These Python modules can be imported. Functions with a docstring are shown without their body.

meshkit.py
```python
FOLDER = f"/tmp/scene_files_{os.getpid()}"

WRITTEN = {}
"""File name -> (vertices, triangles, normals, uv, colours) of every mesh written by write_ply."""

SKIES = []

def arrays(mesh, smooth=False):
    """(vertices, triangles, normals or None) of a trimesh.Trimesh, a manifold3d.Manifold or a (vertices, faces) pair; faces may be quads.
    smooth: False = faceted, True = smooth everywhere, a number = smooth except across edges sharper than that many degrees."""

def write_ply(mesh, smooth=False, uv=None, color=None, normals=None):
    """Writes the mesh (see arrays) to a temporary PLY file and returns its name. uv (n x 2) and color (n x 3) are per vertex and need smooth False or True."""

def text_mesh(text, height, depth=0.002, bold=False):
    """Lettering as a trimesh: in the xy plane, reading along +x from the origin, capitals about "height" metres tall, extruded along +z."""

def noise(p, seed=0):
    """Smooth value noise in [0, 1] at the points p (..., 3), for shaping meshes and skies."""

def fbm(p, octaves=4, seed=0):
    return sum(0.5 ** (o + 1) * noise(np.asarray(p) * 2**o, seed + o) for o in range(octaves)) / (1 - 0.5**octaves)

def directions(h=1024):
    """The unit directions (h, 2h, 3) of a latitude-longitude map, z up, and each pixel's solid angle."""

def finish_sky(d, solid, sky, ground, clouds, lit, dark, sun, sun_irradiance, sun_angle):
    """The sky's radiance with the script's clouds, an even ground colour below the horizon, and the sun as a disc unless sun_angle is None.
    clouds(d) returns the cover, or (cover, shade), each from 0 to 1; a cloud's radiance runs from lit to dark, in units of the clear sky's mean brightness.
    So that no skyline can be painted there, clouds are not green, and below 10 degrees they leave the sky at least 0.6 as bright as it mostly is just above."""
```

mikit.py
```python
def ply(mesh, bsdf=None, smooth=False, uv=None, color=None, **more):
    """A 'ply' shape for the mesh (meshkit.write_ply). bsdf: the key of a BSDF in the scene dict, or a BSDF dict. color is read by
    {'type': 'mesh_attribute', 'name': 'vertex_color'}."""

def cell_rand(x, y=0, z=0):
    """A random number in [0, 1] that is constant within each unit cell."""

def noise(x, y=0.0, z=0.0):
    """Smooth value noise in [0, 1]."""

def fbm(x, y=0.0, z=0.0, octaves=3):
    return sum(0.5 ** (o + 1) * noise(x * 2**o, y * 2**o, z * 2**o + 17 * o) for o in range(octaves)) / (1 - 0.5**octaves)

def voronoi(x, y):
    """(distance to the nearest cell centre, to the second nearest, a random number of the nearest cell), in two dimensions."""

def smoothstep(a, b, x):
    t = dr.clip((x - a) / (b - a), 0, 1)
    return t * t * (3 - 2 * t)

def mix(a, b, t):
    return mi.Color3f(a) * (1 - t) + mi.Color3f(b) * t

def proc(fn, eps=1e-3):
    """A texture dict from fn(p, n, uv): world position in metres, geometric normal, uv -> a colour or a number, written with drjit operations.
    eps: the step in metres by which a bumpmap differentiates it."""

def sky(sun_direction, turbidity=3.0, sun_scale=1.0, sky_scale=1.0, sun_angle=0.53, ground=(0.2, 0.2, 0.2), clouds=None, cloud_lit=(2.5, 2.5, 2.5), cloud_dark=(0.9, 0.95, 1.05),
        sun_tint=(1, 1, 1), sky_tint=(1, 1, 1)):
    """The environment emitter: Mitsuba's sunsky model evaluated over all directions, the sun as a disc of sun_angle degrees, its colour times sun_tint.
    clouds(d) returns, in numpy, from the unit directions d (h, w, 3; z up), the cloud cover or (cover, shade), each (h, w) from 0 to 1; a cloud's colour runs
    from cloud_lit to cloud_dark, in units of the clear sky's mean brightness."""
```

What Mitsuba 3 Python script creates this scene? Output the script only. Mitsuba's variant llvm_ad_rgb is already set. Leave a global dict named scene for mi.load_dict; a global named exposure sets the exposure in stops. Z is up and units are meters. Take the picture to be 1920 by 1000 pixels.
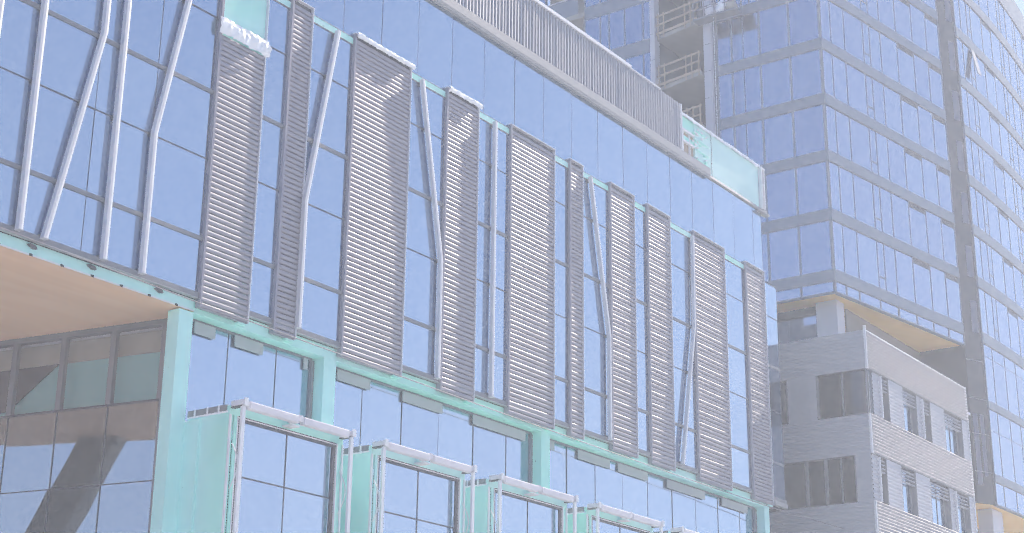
import math, random
import numpy as np, trimesh, mitsuba as mi, drjit as dr
import mikit, meshkit
from mikit import proc, fbm, noise, smoothstep, mix, cell_rand

random.seed(7)
rng = np.random.default_rng(7)
T = mi.ScalarTransform4f
scene, labels = {}, {}

# ------------------------------------------------------------------ camera, sky, exposure
PITCH, ROLL, YAW, FOV = 0.3298, 0.0109, 0.6191, 35.158
fw = np.array([math.cos(PITCH) * math.cos(YAW), math.cos(PITCH) * math.sin(YAW), math.sin(PITCH)])
rt = np.array([math.sin(YAW), -math.cos(YAW), 0.0])
up = np.cross(rt, fw)
up = up * math.cos(ROLL) - rt * math.sin(ROLL)
exposure = 2.25
SUN = (1.0, -0.077, 0.82)
HAZE = 0.0035
scene['glare_haze'] = {'type': 'homogeneous', 'albedo': {'type': 'rgb', 'value': [0.88, 0.93, 0.995]}, 'sigma_t': HAZE, 'phase': {'type': 'hg', 'g': 0.18}}  # medium that lifts the dark tones the way lens glare does
scene['camera'] = {'type': 'perspective', 'fov': FOV, 'fov_axis': 'x', 'near_clip': 0.1, 'far_clip': 3000.0,
                   'to_world': T().look_at(origin=[0, 0, 0], target=fw.tolist(), up=up.tolist()),
                   'medium': {'type': 'ref', 'id': 'glare_haze'}}
def wisps(d):
    q = np.stack([d[..., 0] * 2.2 + d[..., 2] * 1.5, d[..., 1] * 2.2, d[..., 2] * 5.0], -1).reshape(-1, 3)
    a = meshkit.fbm(q).reshape(d.shape[:2])
    a = (a - a.mean()) / a.std()
    return 0.16 * np.clip((a + 0.2) / 2.2, 0, 1)
scene['sky'] = mikit.sky(SUN, turbidity=3.0, clouds=wisps, sun_tint=(0.92, 0.97, 1.12), sky_tint=(0.92, 1.0, 1.16))
GROUND = -1.6

# ------------------------------------------------------------------ materials
def rgb(*v):
    return {'type': 'rgb', 'value': list(v)}

def mat(name, base, rough=0.6, metal=0.0, spec=0.5):
    b = base if isinstance(base, dict) else rgb(*base)
    scene[name] = {'type': 'twosided', 'bsdf': {'type': 'principled', 'base_color': b, 'roughness': rough, 'metallic': metal, 'specular': spec}}
    return name

def blotchy(c, amount, fx, fy, fz, streak=0.0):
    def fn(p, n, uv):
        a = fbm(p.x * fx + p.y * fx * 0.7, p.z * fz, p.y * fy, 3)
        v = 1.0 + amount * (a - 0.5) * 2
        if streak:
            v = v * (1.0 - streak * smoothstep(0.58, 0.75, fbm(p.x * 9 + p.y * 9, p.z * 0.35, 3.0, 2)))
        return mi.Color3f(*c) * v
    return proc(fn)

def mint_fn(p, n, uv):
    a = fbm(p.x * 0.9, p.z * 0.8, p.y * 0.9, 3)
    v = 0.93 + 0.16 * a
    h = p.x + p.y
    joint = 1 - smoothstep(0.008, 0.02, dr.abs(h / 1.22 - dr.floor(h / 1.22) - 0.5) * 1.22)
    c = mix((0.43, 0.82, 0.73), (0.50, 0.83, 0.80), smoothstep(0.35, 0.65, fbm(p.x * 0.35, p.z * 0.5, p.y * .4, 2))) * v
    c = mix(c, (0.56, 0.86, 0.82), 0.28 * joint)
    scuff = smoothstep(0.845, 0.88, fbm(p.x * 3.2, p.z * 8.0, p.y * 3.0 + 4.0, 3))
    return mix(c, (0.06, 0.09, 0.09), 0.8 * scuff)

MINT = mat('mint_membrane', proc(mint_fn), 0.75, spec=0.3)
MINT_LIT = mat('sunlit_mint', blotchy((0.60, 0.86, 0.83), 0.05, .8, .8, .8), 0.7, spec=0.3)  # mint lightened to paint in the sunlight on the end parapet
SCREEN = mat('screen_metal', blotchy((0.30, 0.29, 0.335), 0.05, 1.0, 1.0, 2.0), 0.42, 0.25)
FIN = mat('fin_metal', (0.60, 0.61, 0.66), 0.45, 0.1)
FRAME = mat('dark_frame', (0.085, 0.085, 0.10), 0.5)
GREYF = mat('grey_frame', (0.22, 0.225, 0.245), 0.5, 0.2)
WHITE = mat('white_metal', (0.72, 0.73, 0.76), 0.4, 0.1)
FOAM = mat('white_wrap', blotchy((0.66, 0.65, 0.70), 0.12, 5, 5, 9), 0.6)
PLASTIC = mat('white_plastic', (0.85, 0.86, 0.88), 0.28)
TRIM = mat('grey_flashing', blotchy((0.36, 0.36, 0.37), 0.05, .6, .6, .6), 0.5, 0.2)
def soffit_fn(p, n, uv):
    g = fbm(p.x * 0.5, p.y * 3.0, 1.0, 2)
    g2 = fbm(p.x * 0.25, p.y * 0.35, 2.0, 2)
    return mix((0.88, 0.585, 0.385), (0.90, 0.61, 0.41), smoothstep(0.3, 0.7, g)) * (0.9 + 0.2 * g2)
SOFFIT = mat('timber_soffit', proc(soffit_fn), 0.6, spec=0.3)
YSOFF = mat('ochre_soffit', blotchy((0.80, 0.54, 0.20), 0.08, .5, .5, .5), 0.6)
BAND = mat('tower_spandrel', blotchy((0.225, 0.255, 0.305), 0.05, .4, .4, .3), 0.45, 0.2)
BRONZE = mat('bronze_panel', blotchy((0.08, 0.078, 0.088), 0.10, .5, .5, .2), 0.5, 0.1)
CONC = mat('raw_concrete', blotchy((0.36, 0.345, 0.31), 0.12, 1.1, 1.1, 1.1), 0.85)
WHITECONC = mat('pale_panel', (0.55, 0.55, 0.60), 0.6)
SIDING = mat('corrugated_steel', blotchy((0.40, 0.41, 0.46), 0.04, .6, .6, .6), 0.42, 0.15)
BLUEP = mat('blue_grey_panel', (0.13, 0.135, 0.19), 0.4)
TMUL = mat('tower_mullion', (0.24, 0.26, 0.31), 0.5, 0.1)
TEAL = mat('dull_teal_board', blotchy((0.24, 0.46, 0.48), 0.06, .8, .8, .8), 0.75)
NOTCHP = mat('notch_stand_in', blotchy((0.38, 0.41, 0.42), 0.06, .6, .6, 6), 0.6)
STONE = mat('grey_wall', blotchy((0.25, 0.24, 0.225), 0.1, .4, .4, .4), 0.8)
WOOD = mat('raw_timber', (0.45, 0.36, 0.26), 0.75)
PLY = mat('plywood', blotchy((0.42, 0.35, 0.27), 0.12, 2, 2, 4), 0.8)
RUBBER = mat('dark_rubber', (0.03, 0.03, 0.035), 0.6)
STEEL = mat('steel_rope', (0.28, 0.26, 0.29), 0.6, 0.1)
DARKIN = mat('dark_interior', (0.05, 0.055, 0.06), 0.9)
ASPHALT = mat('asphalt', blotchy((0.055, 0.055, 0.055), 0.2, .8, .8, .8), 0.9)
PAVE = mat('bounce_paving', blotchy((0.56, 0.545, 0.51), 0.1, .8, .8, .8), 0.85)  # lightened so the unseen ground bounces fill light onto soffits
def glassmat(name, c):
    scene[name] = {'type': 'twosided', 'bsdf': {'type': 'conductor', 'material': 'none', 'specular_reflectance': rgb(*c)}}
    return name
G = [glassmat('coated_glass_a', (0.42, 0.51, 0.64)), glassmat('coated_glass_b', (0.405, 0.495, 0.625)), glassmat('coated_glass_c', (0.435, 0.525, 0.65))]
GT = [glassmat('tower_glass_a', (0.40, 0.46, 0.60)), glassmat('tower_glass_b', (0.38, 0.44, 0.58)), glassmat('tower_glass_c', (0.41, 0.475, 0.61))]
GD = [glassmat('shade_glass_a', (0.40, 0.445, 0.51))]
GK = [glassmat('smoked_glass', (0.10, 0.105, 0.12))]
scene['clear_glass'] = {'type': 'thindielectric', 'int_ior': 1.5}

# ------------------------------------------------------------------ helpers
def numbered(k):
    if k not in scene and k not in taken:
        return k
    i = 1
    while f'{k}_{i:03d}' in scene or f'{k}_{i:03d}' in taken:
        i += 1
    return f'{k}_{i:03d}'
taken = set()

def thing(name, label=None, cat=None, group=None, kind=None):
    k = numbered(name)
    taken.add(k)
    d = {}
    if label: d['label'] = label
    if cat: d['category'] = cat
    if group: d['group'] = group
    if kind: d['kind'] = kind
    labels[k] = d
    return k

def put(parent, name, shape, label=None, kind=None):
    k = numbered(f'{parent}__{name}')
    scene[k] = shape
    if label or kind:
        labels[k] = {a: b for a, b in (('label', label), ('kind', kind)) if b}
    return k

def sub(parent, name):
    k = numbered(f'{parent}__{name}')
    taken.add(k)
    return k

UBOX = mikit.ply(trimesh.creation.box((1, 1, 1)))
def chamfer_box(c=0.12):
    pts = []
    for sx in (-1, 1):
        for sy in (-1, 1):
            for sz in (-1, 1):
                for ax in range(3):
                    v = np.array([sx, sy, sz]) * 0.5 * (1 - c)
                    v[ax] = 0.5 * [sx, sy, sz][ax]
                    pts.append(v)
    return trimesh.convex.convex_hull(np.array(pts))
UCHAM = mikit.ply(chamfer_box(0.14))

def shp(proto, M, m):
    return {**proto, 'bsdf': {'type': 'ref', 'id': m}, 'to_world': T(np.asarray(M, float))}

def box(x0, x1, y0, y1, z0, z1, m, proto=UBOX):
    M = np.diag([x1 - x0, y1 - y0, z1 - z0, 1.0])
    M[:3, 3] = ((x0 + x1) / 2, (y0 + y1) / 2, (z0 + z1) / 2)
    return shp(proto, M, m)

class Face:
    """a vertical plane: origin o (2-D), u along it, n outward"""
    def __init__(self, o, u, n):
        self.o, self.u, self.n = np.array(o, float), np.array(u, float), np.array(n, float)
    def box(self, s0, s1, o0, o1, z0, z1, m, proto=UBOX):
        M = np.eye(4)
        M[:2, 0] = self.u * (s1 - s0); M[2, 0] = 0
        M[:3, 1] = 0; M[:2, 1] = -self.n * (o1 - o0)
        M[:3, 2] = (0, 0, z1 - z0)
        c = self.o + self.u * (s0 + s1) / 2 + self.n * (o0 + o1) / 2
        M[:3, 3] = (c[0], c[1], (z0 + z1) / 2)
        return shp(proto, M, m)
    def pane(self, s0, s1, z0, z1, out=0.0, mats=None, tilt=0.0012):
        mats = mats or G
        w, h = s1 - s0, z1 - z0
        t1, t2 = rng.normal(0, tilt, 2)
        M = np.eye(4)
        M[:3, 0] = [*(self.u * w + self.n * t1 * w), 0]
        M[:3, 1] = [*(-self.n), 0]
        M[:3, 2] = [*(self.n * t2 * h), h]
        c = self.o + self.u * s0 + self.n * out
        M[:3, 3] = (c[0], c[1], z0)
        return shp(UPANE[int(rng.integers(len(UPANE)))], M, mats[int(rng.integers(len(mats)))])

def pane_mesh(A, skew):
    n = 6
    g = np.linspace(0, 1, n + 1)
    v, f = [], []
    for z in g:
        for x in g:
            b = (1 - (2 * x - 1) ** 2) * (1 - (2 * z - 1) ** 2) * (1 + skew * (x - 0.5) + skew * (z - 0.5))
            v.append((x, A * b, z))
    for j in range(n):
        for i in range(n):
            a = j * (n + 1) + i
            f += [(a, a + 1, a + n + 2), (a, a + n + 2, a + n + 1)]
    return np.array(v), np.array(f)
UPANE = [mikit.ply(pane_mesh(a, s), smooth=True) for a, s in ((0.0012, .6), (-0.0014, .4), (0.002, -.5), (0.0006, .2), (-0.001, -.6))]

def prism(poly, axis_from, axis_to, axis=0):
    """polygon extruded along x (poly in y,z) or y (poly in x,z) or z (poly in x,y)"""
    poly = np.asarray(poly, float)
    n = len(poly)
    def lift(a):
        c = np.full((n, 1), a)
        return {0: np.hstack([c, poly]), 1: np.hstack([poly[:, :1], c, poly[:, 1:]]), 2: np.hstack([poly, c])}[axis]
    import shapely.geometry as sg
    tv, tf = trimesh.creation.triangulate_polygon(sg.Polygon(poly), engine='earcut')
    v = np.vstack([lift(axis_from), lift(axis_to)])
    f = [(i, (i + 1) % n, n + (i + 1) % n) for i in range(n)] + [(i, n + (i + 1) % n, n + i) for i in range(n)]
    cap = [np.argmin(((poly - p) ** 2).sum(1)) for p in tv]
    for t in tf:
        f.append(tuple(cap[i] for i in t)); f.append(tuple(n + cap[i] for i in t[::-1]))
    m = trimesh.Trimesh(v, np.array(f), process=False)
    m.fix_normals()
    return m

def loft(sections):
    """closed sections (k, n, 3) joined, ends capped as fans"""
    S = np.asarray(sections, float)
    k, n = S.shape[:2]
    v = S.reshape(-1, 3).tolist(); f = []
    for a in range(k - 1):
        for i in range(n):
            j = (i + 1) % n
            f += [(a * n + i, a * n + j, (a + 1) * n + j), (a * n + i, (a + 1) * n + j, (a + 1) * n + i)]
    for a in (0, k - 1):
        v.append(S[a].mean(0).tolist())
        for i in range(n):
            f.append((len(v) - 1, a * n + i, a * n + (i + 1) % n))
    m = trimesh.Trimesh(np.array(v), np.array(f), process=False)
    m.fix_normals()
    return m

def tube(pts, r, sides=8):
    p = np.asarray(pts, float)
    t = np.gradient(p, axis=0); t /= np.linalg.norm(t, axis=1, keepdims=True)
    a = np.cross(t, np.where(np.abs(t[:, 2:]) < .9, [0, 0, 1.], [1., 0, 0])); a /= np.linalg.norm(a, axis=1, keepdims=True)
    b = np.cross(t, a); g = np.arange(sides) * 2 * math.pi / sides
    return loft(p[:, None] + r * (np.cos(g)[None, :, None] * a[:, None] + np.sin(g)[None, :, None] * b[:, None]))

def corrugated(face, s0, s1, z0, z1, pitch, depth, out, m, duty=0.5, seg=4):
    """horizontal ribbed sheet: rounded ribs stacked in z"""
    n = max(1, int(round((z1 - z0) / pitch)))
    p = (z1 - z0) / n
    prof = []
    for k in range(n):
        zb = z0 + k * p
        prof.append((0.0, zb)); prof.append((0.0, zb + p * (1 - duty) * 0.8))
        for i in range(seg + 1):
            a = math.pi * i / seg
            prof.append((depth * math.sin(a) ** 0.7 if 0 < i < seg else 0.0, zb + p * (1 - duty) * .8 + (p * (duty + .2 * (1 - duty))) * (1 - math.cos(a)) / 2))
    prof.append((0.0, z1))
    prof = np.array(prof)
    v, f = [], []
    for s in (s0, s1):
        for o, z in prof:
            q = face.o + face.u * s + face.n * (out + o)
            v.append((q[0], q[1], z))
    N = len(prof)
    for i in range(N - 1):
        f += [(i, N + i, N + i + 1), (i, N + i + 1, i + 1)]
    return mikit.ply((np.array(v), np.array(f)), m, smooth=45)

def ribbed(face, s0, s1, z0, z1, pitch, depth, out, m):
    """vertical ribbed sheet"""
    n = int(round((s1 - s0) / pitch)); p = (s1 - s0) / n
    prof = []
    for k in range(n):
        s = s0 + k * p
        j = 0.85 + 0.3 * rng.random()
        for a, d in ((0.0, 0.0), (0.22, 0.0), (0.25, 0.9), (0.29, 1.0), (0.55, 1.0), (0.95, 0.45), (0.97, 0.0)):
            prof.append((s + a * p, d * depth * j))
    prof.append((s1, 0.0))
    v, f = [], []
    for z in (z0, z1):
        for s, o in prof:
            q = face.o + face.u * s + face.n * (out + o)
            v.append((q[0], q[1], z))
    N = len(prof)
    for i in range(N - 1):
        f += [(i, i + 1, N + i + 1), (i, N + i + 1, N + i)]
    return mikit.ply((np.array(v), np.array(f)), m, smooth=35)

# ------------------------------------------------------------------ ground
scene['ground'] = box(-190, 210, -190, 210, GROUND - 0.5, GROUND, PAVE)
labels['ground'] = {'kind': 'structure', 'label': 'unseen concrete paving around the buildings, made pale to bounce light upward', 'category': 'ground'}
scene['road'] = box(-190, 210, -26, -12, GROUND + 0.002, GROUND + 0.006, ASPHALT)  # dark strip kept far back so the bounced light stays strong
labels['road'] = {'kind': 'structure', 'label': 'asphalt road beyond the paving in front of the buildings', 'category': 'road'}

# ------------------------------------------------------------------ the office building
OB = thing('office_building', 'long glass building with mint green membrane, still under construction, filling the left and middle', 'building')
F = Face((0, 30.0), (1, 0), (0, -1))
SILL, L3, L2, L1, L0, HEAD = 12.93, 14.43, 16.70, 18.67, 20.92, 22.43
ROWS = [SILL, L3, L2, L1, L0, HEAD]
SEAMS = [14.8, 16.6, 18.4, 20.25, 22.1, 24.06, 25.97, 27.9, 29.78, 31.66, 33.5, 34.9, 36.32, 38.2, 39.1, 40.0, 41.85, 43.2, 44.55, 45.5, 46.42, 48.28, 50.05, 51.0, 52.8, 54.65, 56.0, 57.35, 59.2, 60.97, 62.3]
for a, b in zip(SEAMS[:-1], SEAMS[1:]):
    for z0, z1 in zip(ROWS[:-1], ROWS[1:]):
        put(OB, 'window_pane', F.pane(a + 0.006, b - 0.006, z0 + 0.006, z1 - 0.01))
for z, h, o in ((L3, 0.055, 0.035), (L1, 0.055, 0.035), (L2, 0.018, 0.014), (L0, 0.018, 0.014)):
    put(OB, 'transom', F.box(14.8, 62.3, -0.02, o, z - h, z + h, FRAME if h < .05 else GREYF))
for s in SEAMS:
    put(OB, 'mullion', F.box(s - 0.010, s + 0.010, -0.02, 0.006, SILL, HEAD, FRAME))
put(OB, 'sill', F.box(14.8, 62.32, -0.08, 0.06, 12.79, SILL, GREYF))
put(OB, 'sill', F.box(14.8, 62.34, -0.05, 0.075, 12.765, 12.787, TRIM))
# mint head band and upper glass wall
put(OB, 'head_band', F.box(14.8, 61.2, -0.06, 0.012, 22.452, 22.67, MINT))
put(OB, 'head_trim', F.box(14.8, 62.3, -0.02, 0.03, HEAD, 22.45, GREYF))
US = [33.09 + 1.8125 * k for k in range(-10, 16)] + [61.1]
for a, b in zip(US[:-1], US[1:]):
    put(OB, 'upper_pane', F.pane(a + 0.007, b - 0.007, 22.69, 25.66, mats=G))
for s in US:
    put(OB, 'mullion', F.box(s - 0.009, s + 0.009, -0.02, 0.005, 22.68, 25.66, FRAME))
put(OB, 'head_trim', F.box(14.8, 61.1, -0.02, 0.02, 22.672, 22.69, GREYF))
# parapet: flashing, ribbed cladding and cap
put(OB, 'parapet_flashing', mikit.ply(prism([(29.80, 26.03), (29.80, 25.72), (29.84, 25.62), (30.05, 25.66), (30.05, 26.03)], 14.8, 56.15), TRIM))
put(OB, 'parapet_flashing', mikit.ply(prism([(29.93, 25.82), (29.91, 25.71), (30.05, 25.68), (30.05, 25.82)], 56.16, 61.1), TRIM))
put(OB, 'ribbed_cladding', ribbed(F, 27.0, 53.78, 26.03, 28.10, 0.19, 0.085, 0.10, SIDING))
put(OB, 'cladding_edge', F.box(53.78, 53.84, 0.05, 0.19, 25.95, 28.12, WHITE))
put(OB, 'parapet_cap', F.box(27.0, 49.75, -0.30, 0.235, 28.11, 28.24, WHITE))
put(OB, 'parapet_cap', F.box(49.76, 52.1, -0.25, 0.215, 28.105, 28.15, WHITE))
put(OB, 'parapet_wall', box(14.8, 61.1, 30.12, 30.45, 25.8, 27.9, DARKIN))
# bare mint parapet at the right end
put(OB, 'bare_parapet', F.box(55.2, 60.98, -0.11, 0.0, 25.83, 27.80, MINT_LIT), 'bare mint parapet panel without cladding')
put(OB, 'bare_parapet', F.box(53.85, 55.19, -0.11, -0.02, 27.2, 27.80, MINT))
put(OB, 'bare_parapet', F.box(53.85, 55.19, -0.11, -0.02, 26.75, 26.95, MINT))
put(OB, 'plywood_backing', F.box(53.85, 55.19, -0.115, -0.08, 25.83, 27.2, PLY))
for z in (26.05, 26.62, 27.12):
    put(OB, 'girt', F.box(53.85, 55.1, -0.07, 0.05, z, z + 0.09, WHITE))
for s in (54.2, 54.75):
    put(OB, 'stud', F.box(s, s + 0.06, -0.075, 0.0, 25.84, 27.19, WHITE))
for i in range(20):
    s, z = 54.9 + 1.35 * rng.random(), 26.15 + 1.4 * rng.random()
    put(OB, 'clip', F.box(s, s + 0.05 + .10 * rng.random(), 0.001, 0.05 + .06 * rng.random(), z, z + 0.05 + .05 * rng.random(), WHITE if i % 3 else MINT, UCHAM))
for z in (26.15, 26.6, 27.05, 27.45):
    put(OB, 'clip_rail', F.box(55.3, 56.35, 0.001, 0.05, z, z + 0.05, MINT))
put(OB, 'panel_joint', F.box(56.62, 56.66, 0.0, 0.006, 25.84, 27.79, FRAME))
# ragged membrane along the parapet top
m = []
xs = np.linspace(53.85, 61.0, 70)
for x in xs:
    m.append((x, 29.93 - 0.05 * rng.random(), 27.78 - 0.07 * rng.random() - (0.05 if rng.random() > .8 else 0)))
v, f = [], []
for (x, y, z) in m:
    v += [(x, y, z), (x, y - 0.005, 27.86 + 0.02 * rng.random()), (x, 30.2, 27.87)]
for i in range(len(m) - 1):
    a = 3 * i
    f += [(a, a + 3, a + 4), (a, a + 4, a + 1), (a + 1, a + 4, a + 5), (a + 1, a + 5, a + 2)]
put(OB, 'membrane_edge', mikit.ply((np.array(v), np.array(f)), PLASTIC))
# stud return frame at the parapet end
for (a, b, o0, o1, z0, z1, mm) in ((61.02, 61.09, -0.12, 0.16, 25.8, 27.82, WHITE), (61.30, 61.37, -0.10, 0.14, 25.85, 27.75, WHITE), (61.09, 61.30, -0.1, -0.04, 25.85, 27.7, PLY),
                                   (61.0, 61.42, -0.12, 0.15, 27.72, 27.80, WHITE), (61.09, 61.30, -0.04, 0.12, 26.42, 26.48, WHITE), (61.09, 61.30, -0.04, 0.12, 26.98, 27.04, WHITE)):
    put(OB, 'return_frame', F.box(a, b, o0, o1, z0, z1, mm))
put(OB, 'corner_flashing', F.box(60.7, 61.65, -0.1, 0.2, 25.60, 25.66, TRIM))
put(OB, 'corner_flashing', F.box(61.1, 61.45, -0.1, 0.15, 25.662, 25.80, TRIM))
# mint fascia, soffits and columns under the sill
put(OB, 'fascia', box(28.0, 60.95, 30.10, 30.95, 12.41, 12.76, MINT))
put(OB, 'fascia', box(14.8, 27.995, 30.10, 30.4, 12.47, 12.762, MINT), 'mint fascia above the timber soffit')
put(OB, 'fascia', box(60.96, 61.25, 30.06, 30.9, 12.45, 12.755, TRIM))
put(OB, 'timber_soffit', box(14.8, 28.6, 30.14, 46.5, 12.455, 12.468, SOFFIT), 'warm timber coloured soffit under the overhang')
put(OB, 'soffit_edge_trim', box(14.8, 27.95, 30.075, 30.099, 12.44, 12.475, WHITE))
for x in np.arange(15.2, 27.9, 0.93):
    put(OB, 'trim_clip', box(x, x + 0.09, 30.06, 30.074, 12.43, 12.485, RUBBER))
for x in (22.55, 24.35, 26.55):
    put(OB, 'bracket', mikit.ply(trimesh.convex.convex_hull(np.array([(x + a, y, 12.66 + b) for a, b in ((0, .03), (.05, .06), (.22, .04), (.28, -.03), (.16, -.05)) for y in (30.02, 30.099)])), FRAME))
for x0, x1, y1 in ((27.48, 27.97, 30.52), (33.08, 33.6, 30.9), (44.05, 44.57, 30.9), (60.49, 60.93, 30.9)):
    put(OB, 'column', box(x0, x1, 30.102, y1, GROUND, 12.408, MINT))
# lower glazing set back behind the fascia
LF = Face((0, 30.53), (1, 0), (0, -1))
for grp in ([27.99, 29.70, 31.57, 33.0], [33.62, 35.27, 37.14, 38.95, 40.79, 42.61, 44.03], [44.59, 46.25, 48.08, 49.91, 51.72, 53.56, 55.38, 57.21, 59.06, 60.4]):
    for a, b in zip(grp[:-1], grp[1:]):
        put(OB, 'lower_pane', LF.pane(a + 0.012, b - 0.012, 6.2, 12.34))
    for s in grp[1:-1]:
        put(OB, 'mullion', LF.box(s - 0.014, s + 0.014, -0.02, 0.012, 6.2, 12.34, FRAME))
    put(OB, 'window_frame', LF.box(grp[0], grp[-1], -0.03, 0.05, 12.34, 12.40, GREYF))
    put(OB, 'window_frame', LF.box(grp[-1] - 0.06, grp[-1] + 0.06, -0.03, 0.08, 6.2, 12.34, GREYF))
    put(OB, 'window_frame', LF.box(grp[0] - .02, grp[0] + 0.05, -0.03, 0.05, 6.2, 12.34, GREYF))
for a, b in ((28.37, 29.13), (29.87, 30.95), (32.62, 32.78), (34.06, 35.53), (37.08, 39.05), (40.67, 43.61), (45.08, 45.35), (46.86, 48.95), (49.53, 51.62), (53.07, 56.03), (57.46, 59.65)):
    put(OB, 'notch_stand_in', LF.box(a, b, 0.055, 0.09, 12.02, 12.335, NOTCHP))  # added boxes standing in for the notched reflection under the window head
put(OB, 'lower_wall', box(28.2, 60.4, 30.50, 30.7, GROUND, 6.2, MINT))
# body of the building
put(OB, 'core', box(28.7, 60.9, 30.75, 50, GROUND, 12.45, DARKIN))
put(OB, 'core', box(14.85, 62.25, 30.14, 46.4, 12.5, 22.6, DARKIN))
put(OB, 'core', box(20.0, 61.05, 30.1, 46.3, 22.62, 25.8, DARKIN))
put(OB, 'end_wall', box(62.25, 62.31, 30.12, 46.4, 12.7, 22.44, GREYF))
put(OB, 'end_sill', F.box(61.2, 62.4, -0.12, 0.07, 12.60, 12.762, TRIM))
put(OB, 'end_wall', box(61.05, 61.11, 30.02, 46.4, 22.67, 25.8, MINT))
# glass wall under the overhang, turned a little off square
wd = np.array([0.18763, -0.98224]); wo = np.array([28.06, 31.21])
W = Face(wo, -wd, (-0.98224, -0.18763))
WS = [0.0, 1.66, 3.33, 5.0, 6.67, 8.34, 10.0]
for i, (a, b) in enumerate(zip(WS[:-1], WS[1:])):
    for z0, z1, mm in ((10.27, 12.30, None), (8.14, 10.25, GD), (5.9, 8.12, GD), (3.7, 5.88, GD)):
        if mm is None:
            put(OB, 'clerestory_pane', shp(UPANE[3], W.pane(a + .1, b - .1, z0, z1)['to_world'].matrix, 'clear_glass'))
        else:
            put(OB, 'porch_pane', W.pane(a + .012, b - .012, z0, z1, mats=mm))
for s in WS:
    put(OB, 'mullion', W.box(s - 0.085, s + 0.085, -0.12, 0.03, 10.26, 12.30, GREYF))
    put(OB, 'mullion', W.box(s - 0.016, s + 0.016, -0.03, 0.016, 3.7, 10.24, FRAME))
put(OB, 'transom', W.box(-0.05, 10.0, -0.12, 0.035, 10.235, 10.275, FRAME))
put(OB, 'transom', W.box(-0.05, 10.0, -0.05, 0.02, 8.115, 8.14, FRAME))
put(OB, 'window_frame', W.box(-0.10, 10.0, -0.2, 0.04, 12.30, 12.45, GREYF))
put(OB, 'window_frame', W.box(-0.22, -0.018, -0.2, 0.06, 3.7, 12.29, GREYF))
put(OB, 'inner_wall', W.box(-0.5, 11, -0.50, -0.42, 10.3, 11.70, TEAL))
put(OB, 'inner_ceiling', W.box(-0.5, 11, -1.32, -0.16, 12.30, 12.36, WHITECONC))
put(OB, 'inner_beam', W.box(-0.5, 11, -0.46, -0.36, 11.70, 12.29, CONC))
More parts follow.
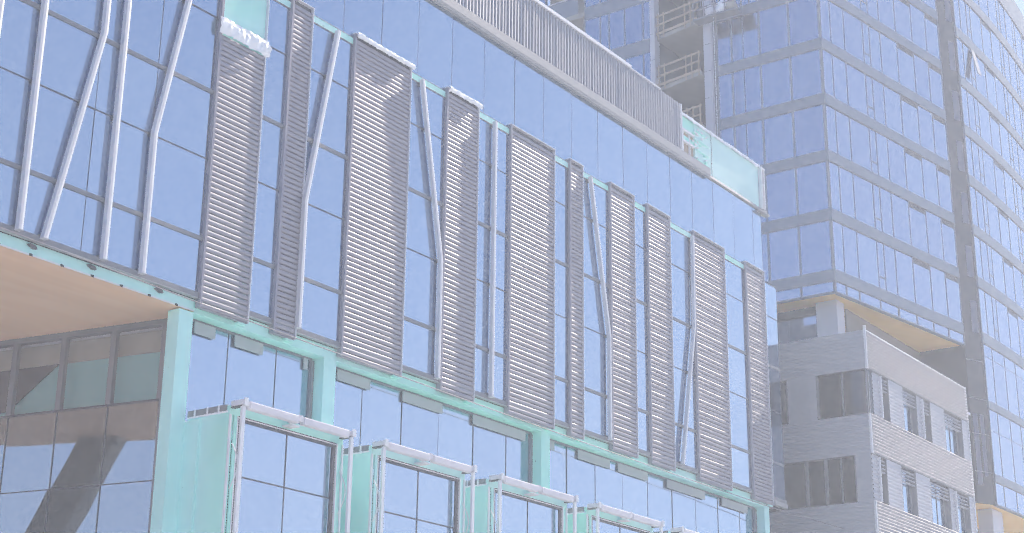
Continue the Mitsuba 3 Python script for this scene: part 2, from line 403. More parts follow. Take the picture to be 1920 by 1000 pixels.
put(OB, 'inner_floor', W.box(-0.5, 11, -1.35, -0.17, 10.18, 10.232, CONC))
bp = [(3.45, 11.93), (5.4, 10.5), (9.9, 10.4), (9.9, 11.93)]  # outline of a dark slanted shape added behind the clerestory
put(OB, 'inner_dark_panel', mikit.ply(loft([[(*(W.o + W.u * q + W.n * o), z) for q, z in bp] for o in (-.40, -.37)]), BRONZE), 'dark slanted panel added behind the upper porch glass')
# leaning column that carries the far corner of the overhang (seen mirrored in the porch glass)
put(OB, 'leaning_column', mikit.ply(loft([[(15.0, 46.0, GROUND), (15.7, 46.0, GROUND), (15.7, 47.3, GROUND), (15.0, 47.3, GROUND)], [(14.9, 38.9, 12.45), (15.6, 38.9, 12.45), (15.6, 40.4, 12.45), (14.9, 40.4, 12.45)]]), CONC))

# ------------------------------------------------------------------ projecting bays
def bay(i):
    x0 = 28.05 + 5.49 * i; x1 = x0 + 4.30; xc = (x0 + x1) / 2
    B = sub(OB, 'bay_window')
    labels[B] = {}
    BF = Face((0, 28.6), (1, 0), (0, -1))
    A = lambda n, s: put(B, n, s)
    A('side_wall', box(x0, x0 + .14, 28.62, 30.095, GROUND, 9.60, MINT))
    A('side_wall', box(x1 - .14, x1, 28.62, 30.095, GROUND, 9.60, MINT))
    A('roof', box(x0 + .02, x1 - .02, 28.66, 30.09, 9.602, 9.70, MINT))
    for xa in (x0 - 0.02, x1 - .05):
        A('coping', box(xa, xa + 0.07, 28.7, 30.09, 9.62, 9.78, GREYF))
        A('sealant_strip', box(xa - 0.004, xa + 0.074, 28.66, 30.085, 9.575, 9.618, PLASTIC))
        for y in (28.95, 29.35, 29.8):
            A('tie', box(xa - 0.015, xa + 0.085, y, y + 0.05, 9.56, 9.79, PLASTIC))
    A('header', BF.box(x0, x1, -0.16, 0.0, 9.53, 9.76, MINT))
    A('window_frame', BF.box(x0 + .3, x1 - .3, -0.10, 0.03, 9.43, 9.47, FRAME))
    A('window_frame', BF.box(x0 + .3, x1 - .3, -0.06, 0.05, 9.474, 9.498, WHITE))
    A('window_frame', BF.box(x0 + .3, x1 - .3, -0.06, 0.035, 9.50, 9.528, FRAME))
    for sgn, e in ((1, x0), (-1, x1)):
        def strip(a, b, o0, o1, m):
            lo, hi = sorted((e + sgn * a, e + sgn * b))
            A('jamb', BF.box(lo, hi, o0, o1, GROUND, 9.525, m))
        strip(0.0, 0.05, -0.02, 0.03, WHITE)
        strip(0.05, 0.16, -0.10, -0.04, GREYF)
        strip(0.16, 0.25, -0.02, 0.02, MINT)
        strip(0.25, 0.28, -0.02, 0.035, WHITE)
        strip(0.28, 0.40, -0.12, -0.02, FRAME)
        p = e + sgn * 0.09
        A('post', box(p - 0.06, p + 0.06, 28.20, 28.27, GROUND, 9.70, WHITE))
        A('bracket_arm', box(p - 0.08, p + 0.08, 28.18, 28.60, 9.72, 9.86, FOAM, UCHAM))
        A('bracket_arm', box(p - 0.07, p + 0.07, 28.22, 28.60, 9.685, 9.712, FRAME))
        A('bracket_cap', box(p - 0.05, p + 0.09, 28.14, 28.175, 9.70, 9.90, WHITE, UCHAM))
        for zc in (8.1, 3.5):
            q = e + sgn * 0.12
            A('hose', mikit.ply(tube([(q + .02 * math.sin(3 * t), 28.58 - 0.22 * math.sin(math.pi * t), zc + 0.7 - 1.15 * t) for t in np.linspace(0, 1, 14)], 0.017), WHITE, smooth=60))
    for a, b in ((x0 + .27, xc - .10), (xc + .12, x1 - .27)):
        rr = 0.035; arc = [(28.24 + (0.09 - rr) * sx + rr * math.cos(t), 9.745 + (0.105 - rr) * sz + rr * math.sin(t)) for sx, sz, t0 in ((1, 1, 0), (-1, 1, 90), (-1, -1, 180), (1, -1, 270)) for t in np.radians([t0, t0 + 30, t0 + 60, t0 + 90])]
        A('wrapped_rail', mikit.ply(prism(arc, a, b), FOAM, smooth=40))
        A('rail_end', box(b - .02, b + .035, 28.19, 28.29, 9.67, 9.80, WHITE))
        A('rail_end', box(a - .035, a + .02, 28.19, 28.29, 9.67, 9.80, WHITE))
    A('bracket_arm', box(xc - .06, xc + .08, 28.17, 28.60, 9.70, 9.88, FOAM, UCHAM))
    A('bracket_plate', box(xc - .25, xc + .05, 28.25, 28.60, 9.57, 9.612, WHITE))
    ga, gb = x0 + .40, x1 - .40
    for z0, z1 in ((8.05, 9.43), (5.9, 8.01), (3.6, 5.86)):
        for a, b in ((ga, xc), (xc, gb)):
            A('pane', BF.pane(a + .012, b - .012, z0, z1, out=-0.05))
    for z in (8.03, 5.88):
        A('glazing_bar', BF.box(ga, gb, -0.08, -0.035, z - .018, z + .018, FRAME))
    A('glazing_bar', BF.box(xc - .016, xc + .016, -0.08, -0.037, 3.6, 9.43, FRAME))
    A('apron', BF.box(x0 + .14, x1 - .14, -0.14, -0.02, GROUND, 3.6, MINT))
for i in range(6):
    bay(i)
put(OB, 'column', box(27.96, 28.06, 29.6, 30.5, GROUND, 9.5, MINT))

# ------------------------------------------------------------------ louvre screens
def slat_ply(x0, x1, nose):
    p = 0.155
    prof = [(29.985, -p / 2 * .86)]
    for th in np.linspace(-math.pi / 2, math.pi / 2, 9):
        prof.append((29.955 - nose * max(0.0, math.cos(th)) ** 0.8, p / 2 * .86 * math.sin(th)))
    prof.append((29.985, p / 2 * .86))
    return mikit.ply(prism(prof, x0, x1), smooth=40)

SCREENS = [
    (27.97, 29.79, (0.0, 0.001, 0.005), 'wide louvre screen whose top is wrapped in white plastic with bare mint above it'),
    (30.74, 31.66, (0.0, 0.001, 0.003), 'narrow louvre screen, second from the left, beside the bent fin'),
    (33.55, 36.33, (0.0, 0.002, 0.006), 'very wide louvre screen, third from the left, with a torn white strip on its top'),
    (38.20, 39.98, (0.0, 0.005, 0.009), 'louvre screen between the bent fin and the straight double fin'),
    (41.82, 44.56, (0.0, 0.006, 0.010), 'very wide louvre screen just right of the straight double fin'),
    (45.53, 46.42, (0.0, 0.005, 0.009), 'narrow louvre screen in the middle of the row, shaded at its top'),
    (48.28, 50.06, (0.0, 0.006, 0.010), 'louvre screen right of the leaning fin in the middle of the row'),
    (51.01, 52.80, (0.0, 0.006, 0.010), 'louvre screen fourth from the right end of the facade row with narrow glass on its left'),
    (54.66, 57.36, (0.0, 0.006, 0.010), 'wide louvre screen second from the right, beside the fin bent near its middle'),
    (59.22, 61.02, (0.0, 0.006, 0.010), 'rightmost louvre screen, next to the glass corner of the building'),
]
SCREENS[7] = (*SCREENS[7][:3], 'louvre screen third from the right end of the row')
for n, (x0, x1, noses, lab) in enumerate(SCREENS):
    k = thing('louvre_screen', lab, 'louvre screen', 'louvre screens hung on the glass facade')
    zb, zt = 12.54, 22.80
    put(k, 'side_plate', box(x0, x0 + .035, 29.885, 30.06, zb - .01, zt, SCREEN))
    put(k, 'side_plate', box(x0 + .036, x0 + .075, 29.884, 29.93, zb, zt - .01, SCREEN))
    put(k, 'edge_trim', box(x1 - .03, x1, 29.892, 30.03, zb, zt, FIN))
    put(k, 'backing', box(x0 + .036, x1 - .031, 29.99, 30.05, zb + .01, zt - .02, FRAME if n else MINT))
    top = zt - 0.05 if n else 20.50
    protos = [slat_ply(x0 + .076, x1 - .031, 0.030 + q) for q in noses]
    z, i = zb + 0.09, 0
    while z < top - 0.05:
        put(k, 'slat', {**protos[i % 3], 'bsdf': {'type': 'ref', 'id': SCREEN}, 'to_world': T().translate([0, 0, z])})
        z += 0.1555; i += 1
    if n:
        put(k, 'top_cap', box(x0 - .01, x1 + .01, 29.875, 30.07, zt + .002, zt + .03, WHITE if n in (2, 3) else FIN))
    put(k, 'bottom_channel', box(x0 + .037, x1 - .031, 29.93, 30.04, zb - .012, zb + .008, SCREEN))
    put(k, 'foot_bracket', box(x1 - .34, x1 - .02, 29.95, 30.09, zb - .06, zb - .014, MINT))

# crumpled plastic over the tops of three screens
def crumple(x0, x1, z0, z1, y, amp, seed, droop=0.0):
    r = np.random.default_rng(seed)
    nx, nz = 46, 16
    X, Zt = np.meshgrid(np.linspace(x0, x1, nx), np.linspace(0, 1, nz))
    P = np.stack([X * 5.5, Zt * 2.2, np.full_like(X, seed * 3.1)], -1).reshape(-1, 3)
    a = meshkit.fbm(P).reshape(nz, nx); b = meshkit.fbm(P * 2.7 + 9).reshape(nz, nx)
    a = (a - a.mean()) / (a.std() + 1e-6); b = (b - b.mean()) / (b.std() + 1e-6)
    edge = r.random(nx) * droop
    Z = z0 + (z1 - z0) * Zt + 0.25 * amp * b - (1 - Zt) * edge[None]
    Y = y - amp * (0.6 * a + 0.35 * b) - 0.04 * np.sin(Zt * math.pi) + 0.12 * np.clip(Zt - 0.7, 0, 1)
    v = np.stack([X + 0.15 * amp * b, Y, Z], -1).reshape(-1, 3)
    f = []
    for j in range(nz - 1):
        for i in range(nx - 1):
            q = j * nx + i
            f += [(q, q + 1, q + nx + 1), (q, q + nx + 1, q + nx)]
    return mikit.ply((v, np.array(f)), PLASTIC, smooth=35)
k = thing('plastic_sheet', 'crumpled white plastic sheet wrapped over the top of the first louvre screen', 'plastic sheet', 'white plastic scraps on the louvre screens')
scene[k] = crumple(27.9, 29.86, 20.45, 20.97, 29.84, 0.028, 3)
k = thing('plastic_sheet', 'torn white plastic strip along the top of the widest louvre screen at the upper left', 'plastic sheet', 'white plastic scraps on the louvre screens')
scene[k] = crumple(33.6, 36.42, 22.72, 22.90, 29.855, 0.018, 5, 0.05)
k = thing('plastic_sheet', 'torn white plastic strip along the top of the fourth louvre screen', 'plastic sheet', 'white plastic scraps on the louvre screens')
scene[k] = crumple(38.25, 40.06, 22.72, 22.90, 29.855, 0.018, 8, 0.06)

# ------------------------------------------------------------------ fins
def fin(path, lab, width=0.15):
    k = thing('facade_fin', lab, 'metal fin', 'pale metal fins on the glass facade')
    w, yb, yf, c = width, 29.93, 29.785, 0.07
    sec = [(-w, yb), (-w, yf), (-c, yf), (0.0, yf + 0.030), (0.0, yb)]
    put(k, 'bar', mikit.ply(loft([[(x + a, y, z) for a, y in sec] for x, z in path]), FIN))
    xs, zs = [p[0] for p in path][::-1], [p[1] for p in path][::-1]
    for z in (SILL + .03, L3, L2, L1, L0, HEAD - .05):
        if zs[0] <= z <= zs[-1]:
            x = float(np.interp(z, zs, xs))
            put(k, 'bracket', box(x - w + .02, x - .05, 29.925, 30.0, z - .05, z + .05, FRAME))
    if zs[0] < 13:
        put(k, 'end_cap', box(xs[0] - w - .008, xs[0] + .004, 29.775, 29.94, zs[0] - .02, zs[0] - .002, FIN))
TOPZ = 22.52
fin([(20.94, TOPZ), (20.94, 12.88)], 'straight pale fin at the very left edge of the photo')
fin([(22.2, TOPZ), (22.2, 12.88)], 'straight pale fin, second from the left, beside a bent fin')
fin([(24.08, TOPZ), (24.08, 18.78), (22.93, 12.88)], 'bent pale fin whose lower part leans left, first bent one from the left')
fin([(24.74, TOPZ), (24.74, 12.88)], 'straight pale fin between the two bent fins at the left')
fin([(27.1, TOPZ), (26.0, 16.7), (26.0, 12.88)], 'bent pale fin left of the plastic wrapped louvre screen')
fin([(32.8, TOPZ), (31.76, 16.7), (31.76, 12.90)], 'bent pale fin between the narrow and the very wide louvre screens')
fin([(36.9, TOPZ), (38.09, 16.7), (38.09, 12.86)], 'bent pale fin leaning right just left of the fourth louvre screen')
fin([(40.91, TOPZ), (40.91, 12.88)], 'straight pale fin doubled by its reflection, in the middle of the facade')
fin([(46.93, TOPZ), (48.13, 16.7), (48.13, 12.86)], 'bent pale fin leaning right beside the narrow shaded louvre screen')
fin([(54.6, TOPZ), (54.53, 18.65), (53.36, 12.9)], 'bent pale fin leaning left at its foot near the right end')

# ------------------------------------------------------------------ steel cable
k = thing('steel_cable', 'thin steel cable stretched along the facade below the louvre screens to the grey building', 'cable')
pts = [(14.8, 29.75, 12.84), (21.5, 29.75, 12.72), (27.6, 29.75, 12.58), (34, 29.75, 12.5), (40, 29.75, 12.43), (46, 29.74, 12.37), (53, 29.7, 12.32), (60.1, 29.5, 12.24), (65.9, 28.96, 12.17)]
scene[k] = mikit.ply(tube(pts, 0.015, 6), STEEL, smooth=60)

# ------------------------------------------------------------------ grey corrugated building
GB = thing('corrugated_building', 'grey corrugated metal building with recessed windows standing between the glass building and the tower', 'building')
GX, GY, GXE = 66.0, 27.5, 78.45
GR = Face((0, GY), (1, 0), (0, -1)); GL = Face((GX, 0), (0, 1), (-1, 0))
R1 = (17.2, 19.26); R2 = (13.3, 15.40); R3 = (9.3, 11.4)
put(GB, 'core', box(GX + .45, GXE - .05, GY + .45, 44, GROUND, 20.8, DARKIN))
put(GB, 'roof', box(GX + .03, GXE - .03, GY + .05, 44, 20.80, 20.86, CONC))
for z0, z1 in ((19.26, 21.0), (15.40, 17.2), (11.4, 13.3), (GROUND, 9.3)):
    put(GB, 'corrugated_panel', corrugated(GR, GX + .06, GXE, z0, z1, 0.150, 0.095, -.03, SIDING, .38))
    put(GB, 'corrugated_panel', corrugated(GL, GY + .06, 44, z0, z1, 0.150, 0.035, 0.0, SIDING))
    put(GB, 'lintel', GR.box(GX + .3, GXE - .02, -.45, -.01, z1 - .05, z1 - .002, GREYF))
    put(GB, 'lintel', GR.box(GX + .3, GXE - .02, -.45, -.01, z0 + .002, z0 + .05, GREYF))
    put(GB, 'lintel', GL.box(GY + .3, 43.9, -.45, -.01, z0 + .002, z0 + .05, GREYF))
    put(GB, 'corner_trim', box(GX - .03, GX + .06, GY - .04, GY + .06, z0, z1 + (.25 if z1 > 20 else 0), WHITE))
put(GB, 'corner_trim', box(GXE - .01, GXE + .05, GY - .045, GY + .06, GROUND, 21.1, WHITE))
put(GB, 'top_rail', GR.box(GX + .061, GXE - .011, -.02, .045, 21.001, 21.05, WHITE))
put(GB, 'top_rail', GL.box(GY + .061, 43.9, -.02, .03, 21.001, 21.04, SIDING))
def row(z0, z1, segs):
    for a, b, kind in segs:
        if kind == 'C':      # plain siding with wide ribs
            put(GB, 'siding_panel', corrugated(GR, a, b, z0, z1, 0.17, 0.03, -.01, SIDING, 0.75))
        elif kind == 'L':    # open sunshade slats on a frame
            put(GB, 'siding_panel', corrugated(GR, a, b - .06, z0, z1, 0.19, 0.05, -.10, SIDING, 0.35))
            put(GB, 'screen_edge', GR.box(b - .055, b, -.12, .03, z0 + .052, z1 - .052, WHITE))
        else:
            w = sub(GB, 'window')
            labels[w] = {}
            put(w, 'jamb', GR.box(b - .07, b - .002, -.27, .02, z0 + .052, z1 - .052, GREYF))
            put(w, 'jamb', GR.box(a + .002, a + .05, -.27, .0, z0 + .052, z1 - .052, GREYF))
            h = z1 - .72 if kind in 'WD' else z1 - .06
            n = 2 if kind in 'WD' and b - a > 2 else 1
            e = np.linspace(a + .06, b - .08, n + 1)
            for p, q in zip(e[:-1], e[1:]):
                put(w, 'pane', GR.pane(p + .02, q - .02, z0 + .06, z1 - .06, out=-.23, mats=G if kind in 'WD' else GD))
            for p in e[1:-1]:
                put(w, 'glazing_bar', GR.box(p - .03, p + .03, -.25, -.20, z0 + .055, z1 - .055, GREYF))
            put(w, 'reveal', GR.box(b - .30, b - .072, -.27, -.215, z0 + .055, z1 - .055, GREYF))
            if kind in 'WDN':
                for i in range(4):
                    zz = z1 - .18 - .17 * i
                    put(w, 'shade_slat', GR.box(a + .051, b - .071, -.16, -.02, zz, zz + .035, SIDING))
row(*R1, [(66.68, 67.52, 'L'), (67.53, 68.31, 'N'), (68.32, 69.98, 'C'), (69.99, 71.64, 'W'), (71.65, 72.49, 'L'), (72.5, 73.37, 'N'), (73.38, 75.19, 'C'), (75.2, 77.58, 'W'), (77.59, 78.43, 'C')])
row(*R2, [(66.06, 66.81, 'L'), (66.82, 67.51, 'N'), (67.52, 69.19, 'C'), (69.2, 70.9, 'W'), (70.91, 72.65, 'C'), (72.66, 75.13, 'W'), (75.14, 76.02, 'L'), (76.03, 77.75, 'W'), (77.76, 78.43, 'C')])
row(*R3, [(66.06, 70, 'C'), (70.01, 72, 'W'), (72.01, 78.43, 'C')])
# shaded side with dark windows
def lrow(z0, z1, segs):
    for a, b, kind in segs:
        if kind == 'C':
            put(GB, 'siding_panel', corrugated(GL, a, b, z0, z1, 0.105, 0.02, 0.0, SIDING))
        else:
            w = sub(GB, 'window')
            labels[w] = {'label': 'dark window in the shaded side of the corrugated building'}
            put(w, 'frame', GL.box(a + .002, a + .05, -.3, .005, z0 + .052, z1 - .002, GREYF))
            put(w, 'frame', GL.box(b - .05, b - .002, -.3, .005, z0 + .052, z1 - .002, GREYF))
            e = np.linspace(a + .05, b - .05, 3 if b - a > 1.2 else 2)
            for p, q in zip(e[:-1], e[1:]):
                put(w, 'pane', GL.pane(p + .02, q - .02, z0 + .06, z1 - .04, out=-.12, mats=GK))
            for p in e[1:-1]:
                put(w, 'glazing_bar', GL.box(p - .03, p + .03, -.16, -.06, z0 + .055, z1 - .03, GREYF))
lrow(*R1, [(27.56, 29.98, 'W'), (29.99, 31.42, 'C'), (31.43, 33.2, 'W'), (33.21, 44, 'C')])
lrow(*R2, [(27.56, 28.30, 'C'), (28.31, 29.75, 'W'), (29.76, 30.68, 'W'), (30.69, 33.2, 'W'), (33.21, 44, 'C')])
lrow(*R3, [(27.56, 44, 'C')])
put(GB, 'corner_post', box(66.1, 66.16, GY + .04, GY + .1, 17.2, 19.25, FRAME))
w = sub(GB, 'window'); labels[w] = {}
put(w, 'pane', GR.pane(66.17, 66.66, 17.26, 19.2, out=-.08, mats=GK))
put(GB, 'gutter_spout', box(GXE, GXE + .5, GY - .02, GY + .12, 19.72, 19.84, WHITE))

# ------------------------------------------------------------------ the tower
TW = thing('glass_tower', 'tall glass tower with grey floor bands and ochre soffits, still under construction, at the right', 'building')
CX, CY = 71.28, 31.1
td = np.array([math.cos(0.152), -math.sin(0.152)])
TL = Face((CX, CY), (0, 1), (-1, 0)); TR = Face((CX, CY), td, (td[1], -td[0]))
ZB = [25.51, 28.75, 31.96, 35.14, 38.31, 41.50, 44.70, 47.9]     # underside of each spandrel
SP = 0.60
top_z = 50.5
# left face
LS = [0.05, 1.80, 3.53, 4.52, 5.21, 6.12]
LS2 = [10.1, 10.74, 11.95, 13.0, 13.6, 14.65]
for zi, z in enumerate(ZB):
    zt = ZB[zi + 1] if zi + 1 < len(ZB) else top_z + 2
    put(TW, 'spandrel', TL.box(-0.04, 6.2, -.15, .04, z, z + SP, BAND))
    put(TW, 'spandrel', TL.box(-0.05, 6.2, -.15, .055, z - .03, z - .002, GREYF))
    if z > 36:
        put(TW, 'spandrel', TL.box(10.1, 14.66, -.15, .04, z - .55, z + SP - .55 + .25, BAND))
    for a, b in zip(LS[:-1], LS[1:]):
        put(TW, 'pane', TL.pane(a + .03, b - .03, z + SP + .01, zt - .035, mats=GT))
    for j, s in enumerate(LS):
        h = .018 if j == 3 else .055
        put(TW, 'mullion', TL.box(s - h, s + h, -.1, .02 if j else .05, z + SP + .001, zt - .031, TMUL))
    if z > 36:
        for a, b in zip(LS2[:-1], LS2[1:]):
            put(TW, 'pane', TL.pane(a + .03, b - .03, z + SP - .30 + .01, zt - .56, mats=GT))
        for s in LS2:
            put(TW, 'mullion', TL.box(s - .04, s + .04, -.1, .02, z + SP - .299, zt - .551, GREYF))
    # right face
    put(TW, 'spandrel', TR.box(-0.0, 12.66, -.15, .05, z, z + SP, BAND))
    put(TW, 'spandrel', TR.box(-0.0, 12.66, -.15, .065, z - .03, z - .002, GREYF))
    RS = [0.06, 0.97, 2.29, 4.19, 4.85, 5.98, 7.74, 9.53, 11.15, 12.62]
    for j, (a, b) in enumerate(zip(RS[:-1], RS[1:])):
        zz = zt - .035
        if j in (6, 8):
            zz = zt - .33
            put(TW, 'vent', TR.box(a + .05, b - .05, -.06, -.02, zt - .30, zt - .036, FRAME))
            for q in range(3):
                put(TW, 'vent_blade', TR.box(a + .05, b - .05, -.02, .01, zt - .28 + .085 * q, zt - .25 + .085 * q, GREYF))
        put(TW, 'pane', TR.pane(a + .03, b - .03, z + SP + .01, zz, mats=GT))
        if j == 3:
            put(TW, 'vent_bar', TR.box(a + .03, b - .03, -.02, .02, z + SP + .62, z + SP + .70, GREYF))
    for s in RS:
        put(TW, 'mullion', TR.box(s - .035, s + .035, -.1, .02, z + SP + .001, zt - .031, TMUL))
# low glazing strip over the soffit
for fc, S in ((TL, [0.04, 1.82, 3.55, 5.3]), (TR, [0.05, 1.03, 2.23, 4.18, 5.98, 7.78, 9.46, 11.07, 12.66])):
    for a, b in zip(S[:-1], S[1:]):
        put(TW, 'pane', fc.pane(a + .05, b - .05, 24.97, 25.48, mats=GT, tilt=.004))
    for s in S:
        put(TW, 'mullion', fc.box(s - .06, s + .06, -.1, .02, 24.96, 25.479, GREYF))
    put(TW, 'sill', fc.box(0, S[-1], -.2, .05, 24.88, 24.955, BAND))
E1 = np.array([CX, CY]) + td * 12.7
put(TW, 'soffit', mikit.ply(prism([(CX + .03, CY + .03), (E1[0], E1[1] + .05), (86.3, 29.9), (86.3, 36), (CX + .03, 42)], 24.90, 24.93, 2), YSOFF), 'ochre soffit under the overhanging floors')
put(TW, 'core', mikit.ply(prism([(CX + .2, CY + .25), (E1[0] + .5, E1[1] + .3), (96, 32), (96, 45), (CX + .2, 37.0)], 24.94, top_z, 2), DARKIN))
put(TW, 'base_wall', box(74.1, 86.2, 31.8, 31.9, GROUND, 24.89, STONE))
put(TW, 'base_window', box(72.85, 72.9, 32.75, 42, GROUND, 24.88, DARKIN))
TB = Face((72.84, 0), (0, 1), (-1, 0))
for a, b in ((32.8, 34.4), (34.42, 36.0), (36.02, 37.6)):
    put(TW, 'base_pane', TB.pane(a, b, 20.0, 24.45, mats=GK))
put(TW, 'base_pane', TB.pane(32.75, 33.6, 23.95, 24.46, out=.02, mats=GT, tilt=.0))  # brighter pane laid over the dark glass as a patch of reflected sky
put(TW, 'base_column', box(72.38, 73.27, 31.56, 32.69, GROUND, 24.89, WHITECONC))
# hoist bay with open floors
for y0, y1 in ((37.4, 37.85), (40.92, 41.22)):
    put(TW, 'hoist_column', box(70.95, 71.5, y0, y1, 20, top_z, WHITECONC))
    for z in np.arange(37, 50, 1.6):
        put(TW, 'column_joint', box(70.942, 71.0, y0 + .005, y1 - .005, z, z + .012, FRAME))
put(TW, 'jamb', box(71.2, 71.5, 37.24, 37.38, 24.9, top_z, GREYF))
for z in (35.15, 38.33, 41.5, 44.7, 47.9):
    put(TW, 'floor_slab', mikit.ply(prism([(71.25, 40.92), (70.62, 37.86), (79, 37.86), (79, 40.92)], z, z + .24, 2), CONC))
put(TW, 'hoist_bay_wall', box(79, 79.2, 37.6, 41.5, 24.9, top_z, STONE))
put(TW, 'hoist_bay_wall', box(71.5, 79, 41.0, 41.1, 24.9, top_z, STONE))
put(TW, 'hoist_bay_wall', box(71.5, 79, 37.5, 37.6, 24.9, top_z, STONE))
# recessed balcony at the far left
put(TW, 'balcony_recess', box(73.2, 73.3, 45.8, 49.5, 36, top_z, CONC))
for z in (41.5, 44.7, 47.9):
    put(TW, 'balcony_slab', box(71.1, 73.2, 45.76, 49.5, z - .35, z - .05, CONC))
    put(TW, 'balcony_panel', box(71.12, 71.2, 46.15, 48.2, z - .04, z + 1.05, BAND))
    put(TW, 'balcony_rail', box(71.08, 71.18, 45.9, 48.3, z + 1.06, z + 1.12, WHITECONC))
put(TW, 'balcony_wall', box(71.3, 73.2, 45.76, 45.86, 36, top_z, CONC))
put(TW, 'side_wall', box(71.4, 71.6, 48.6, 60, 20, top_z, BAND))
for z in ZB[4:]:
    put(TW, 'pane', TL.pane(17.55, 19.3, z + .1, z + 2.5, out=-.1, mats=GT))
    put(TW, 'pane', TL.pane(19.35, 22.3, z + .1, z + 2.5, out=-.1, mats=GT))
# dark return of the right wing
ru = np.array([83.83 - 85.0, 29.18 - 28.62]); ru = ru / np.linalg.norm(ru)
RW = Face((85.0, 28.62), ru, (-ru[1], ru[0]))
put(TW, 'return_wall', mikit.ply(prism([(85.0, 28.63), (83.84, 29.185), (83.84, 31.75), (84.3, 31.75), (85.4, 28.8)], 16.2, top_z - 1.5, 2), BRONZE))
for z in ZB:
    put(TW, 'return_window', RW.box(.15, .62, -.01, .012, z + .25, z + 2.1, BLUEP))
for a, b, z0, z1 in ((.35, .62, 17.7, 21.1), (.8, 1.15, 17.2, 21.1)):
    put(TW, 'return_window', RW.box(a, b, -.01, .012, z0, z1, BLUEP))
for z in (19.98, 21.93, 17.9, 24.1):
    put(TW, 'return_joint', RW.box(0, 1.28, -.01, .014, z, z + .035, GREYF))
# curved wing
CV = lambda x: 28.47 + (x - 89.53) ** 2 / 211.0
ZR = [17.46, 21.52, 25.23, 28.49, 31.63, 34.68, 37.82, 40.93, 44.10, 47.23, 50.35]
base = [85.03, 85.95, 87.00, 87.63, 89.54, 91.30, 93.08]
XS = list(base)
while XS[-1] < 110:
    for step in (0.64, 1.22, 1.67, 0.63, 1.91, 1.77, 1.77):
        XS.append(XS[-1] + step)
XLOW = [85.03, 86.25, 88.16, 89.94, 91.76, 93.59, 95.41, 97.24, 99.06, 100.89, 102.71, 104.54, 106.36]
def seg(a, b):
    p, q = np.array([a, CV(a)]), np.array([b, CV(b)])
    u = (q - p) / np.linalg.norm(q - p)
    return Face(p, u, (u[1], -u[0])), float(np.linalg.norm(q - p))
for zi, z in enumerate(ZR):
    last = zi == len(ZR) - 1
    low = zi < 2
    zt = ZR[zi + 1] if not last else 52.75
    sp = 0.62 if zi > 1 else 0.42
    if last: sp = 1.9
    xs = XLOW if low else XS
    for j, (a, b) in enumerate(zip(xs[:-1], xs[1:])):
        f, w = seg(a, b)
        put(TW, 'spandrel', f.box(-.005, w + .005, -.15, .045, z, z + sp, BAND))
        put(TW, 'spandrel', f.box(-.005, w + .005, -.15, .06, z - .035, z - .002, GREYF))
        if last: continue
        vent = not low and (j - 4) % 7 == 0
        zz = zt - .04
        if vent:
            zz = zt - .34
            put(TW, 'vent', f.box(.04, w - .04, -.06, .0, zt - .32, zt - .04, FRAME))
        if low:
            zm = 24.49 if zi == 1 else 20.28
            put(TW, 'pane', f.pane(.035, w - .035, z + sp + .01, zm - .02, mats=GT))
            put(TW, 'pane', f.pane(.035, w - .035, zm + .02, zz, mats=GT))
            put(TW, 'glazing_bar', f.box(.03, w - .03, -.05, .012, zm - .018, zm + .018, GREYF))
        else:
            put(TW, 'pane', f.pane(.035, w - .035, z + sp + .01, zz, mats=GT))
        opn = not low and j >= 2 and (j - 2) % 5 == 0 and j < 13
        if not low and w < .7:
            put(TW, 'vent_bar', f.box(.03, w - .03, -.02, .02, z + sp + .60, z + sp + .67, GREYF))
        put(TW, 'mullion', f.box(-.03, .03, -.1, .02, z + sp + .001, zt - .036, GREYF))
for a, b in zip(XLOW[:-1], XLOW[1:]):
    f, w = seg(a, b)
    put(TW, 'pane', f.pane(.035, w - .035, 16.26, 17.42, mats=GT))
    put(TW, 'mullion', f.box(-.03, .03, -.1, .02, 16.25, 17.424, GREYF))
    put(TW, 'sill', f.box(-.005, w + .005, -.2, .05, 16.16, 16.24, BAND))
put(TW, 'soffit', mikit.ply(prism([(85.05, 28.68), (89.5, 28.6), (97.3, 28.85), (107.5, 30.1), (107.5, 34.5), (83.9, 34.5), (83.9, 29.22)], 16.175, 16.19, 2), YSOFF), 'ochre soffit under the lower right wing')
put(TW, 'core', mikit.ply(prism([(85.4, 28.95), (89.5, 28.85), (97.3, 29.05), (108.5, 30.4), (108.5, 40), (84.4, 40), (84.4, 31.8)], 16.2, 51.9, 2), DARKIN))
put(TW, 'base_column', box(85.6, 87.2, 29.05, 29.85, GROUND, 16.15, WHITECONC))
put(TW, 'base_wall', box(87.4, 107, 31.9, 32.1, GROUND, 16.15, STONE))
# opened window leaf
put(TW, 'open_window', mikit.ply(loft([[(87.02, CV(87.0) - .06, 44.0), (87.61, CV(87.6) - .06, 44.0), (87.61, CV(87.6) - .11, 44.0), (87.02, CV(87.0) - .11, 44.0)],
                                       [(87.02, CV(87.0) - .36, 42.35), (87.61, CV(87.6) - .36, 42.35), (87.61, CV(87.6) - .40, 42.35), (87.02, CV(87.0) - .40, 42.35)]]), BAND), 'tilted open window leaf in the curved wing')

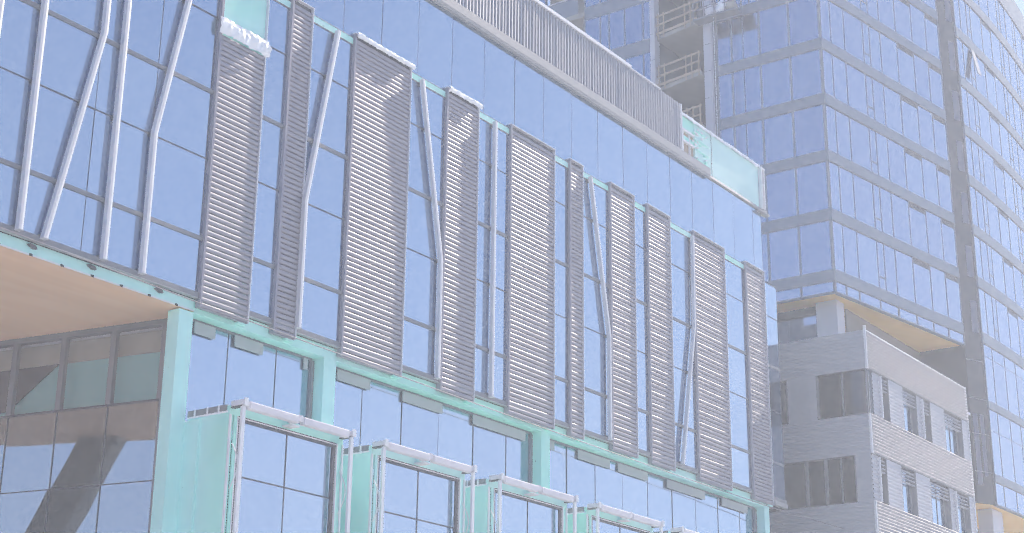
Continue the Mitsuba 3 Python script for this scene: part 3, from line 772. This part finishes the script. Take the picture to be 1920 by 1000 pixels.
# ------------------------------------------------------------------ guard rails in the hoist bay
for i, (z, lab) in enumerate(((35.15, 'timber guard rail on the lowest open floor seen in the hoist bay'), (38.33, 'timber guard rail on the second open floor from below in the hoist bay'), (41.5, 'timber guard rail on the third open floor from below, below the work platform'), (44.7, 'timber guard rail on the open floor at the top edge of the photo'))):
    k = thing('guard_rail', lab, 'guard rail', 'timber guard rails on open floors')
    a, b = np.array([71.15, 40.9]), np.array([70.66, 37.9])
    u = (b - a) / np.linalg.norm(b - a); w = float(np.linalg.norm(b - a))
    f = Face(a, u, (-abs(u[1]), u[0] if u[1] < 0 else -u[0]))
    f = Face(a, u, (-.987, .16))
    for h in (.62, 1.15):
        put(k, 'rail', f.box(0, w, .0, .05, z + .24 + h - .05, z + .24 + h + .05, WOOD))
    put(k, 'toe_board', f.box(0, w, .0, .04, z + .25, z + .40, WOOD))
    for s in (.15, .55, 2.05, 2.45, w - .1):
        put(k, 'post', f.box(s, s + .06, .051, .10, z + .0, z + .24 + 1.25, WOOD))

# ------------------------------------------------------------------ suspended work platform and ropes
k = thing('work_platform', 'suspended work platform with wrapped bundles hanging in front of the tower', 'work platform')
px0, px1, py0, py1, pz = 69.9, 70.6, 35.3, 37.9, 41.25
put(k, 'deck', box(px0, px1, py0, py1, pz, pz + .10, GREYF))
for x in (px0, px1 - .04):
    for h in (.55, 1.05):
        put(k, 'rail', box(x, x + .04, py0, py1, pz + h, pz + h + .05, STEEL))
    for y in np.linspace(py0, py1 - .05, 5):
        put(k, 'upright', box(x + .001, x + .039, y, y + .04, pz + .1, pz + 1.05, STEEL))
for y in (py0 + .2, py1 - .5):
    put(k, 'motor', box(px0 + .15, px1 - .15, y, y + .35, pz + .2, pz + .8, FRAME, UCHAM))
    put(k, 'hanger', box(px0 + .3, px0 + .36, y + .15, y + .21, pz + .8, 50.4, STEEL))
for (y, s, mm) in ((36.2, .45, PLASTIC), (36.9, .38, FOAM), (35.7, .35, CONC)):
    g = trimesh.creation.icosphere(3, 1.0)
    g.vertices *= np.array([.32, s, s * .9]) * (1 + .16 * (meshkit.fbm(g.vertices * 2.3 + y)[:, None] - .5) * 2)
    g.apply_translation([px0 + .3, y, pz + .12 + s * .8])
    put(k, 'bundle', mikit.ply(g, mm, smooth=50))
put(k, 'rope', mikit.ply(tube([(70.1, 36.75, pz), (70.1, 36.72, 36), (70.12, 36.7, 22)], .02, 6), WHITE, smooth=60))
put(k, 'rope', mikit.ply(tube([(70.1, 36.55, pz), (70.15, 36.52, 36), (70.18, 36.5, 22)], .012, 6), STEEL, smooth=60))

# ------------------------------------------------------------------ haze standing in for veiling lens glare
scene['haze'] = {'type': 'cube', 'to_world': T().translate([10, 10, 25.15]).scale([205, 205, 28.25]), 'bsdf': {'type': 'null'}, 'interior': {'type': 'ref', 'id': 'glare_haze'}}
labels['haze'] = {'kind': 'stuff', 'label': 'added haze over the whole scene, standing in for lens glare', 'category': 'haze'}
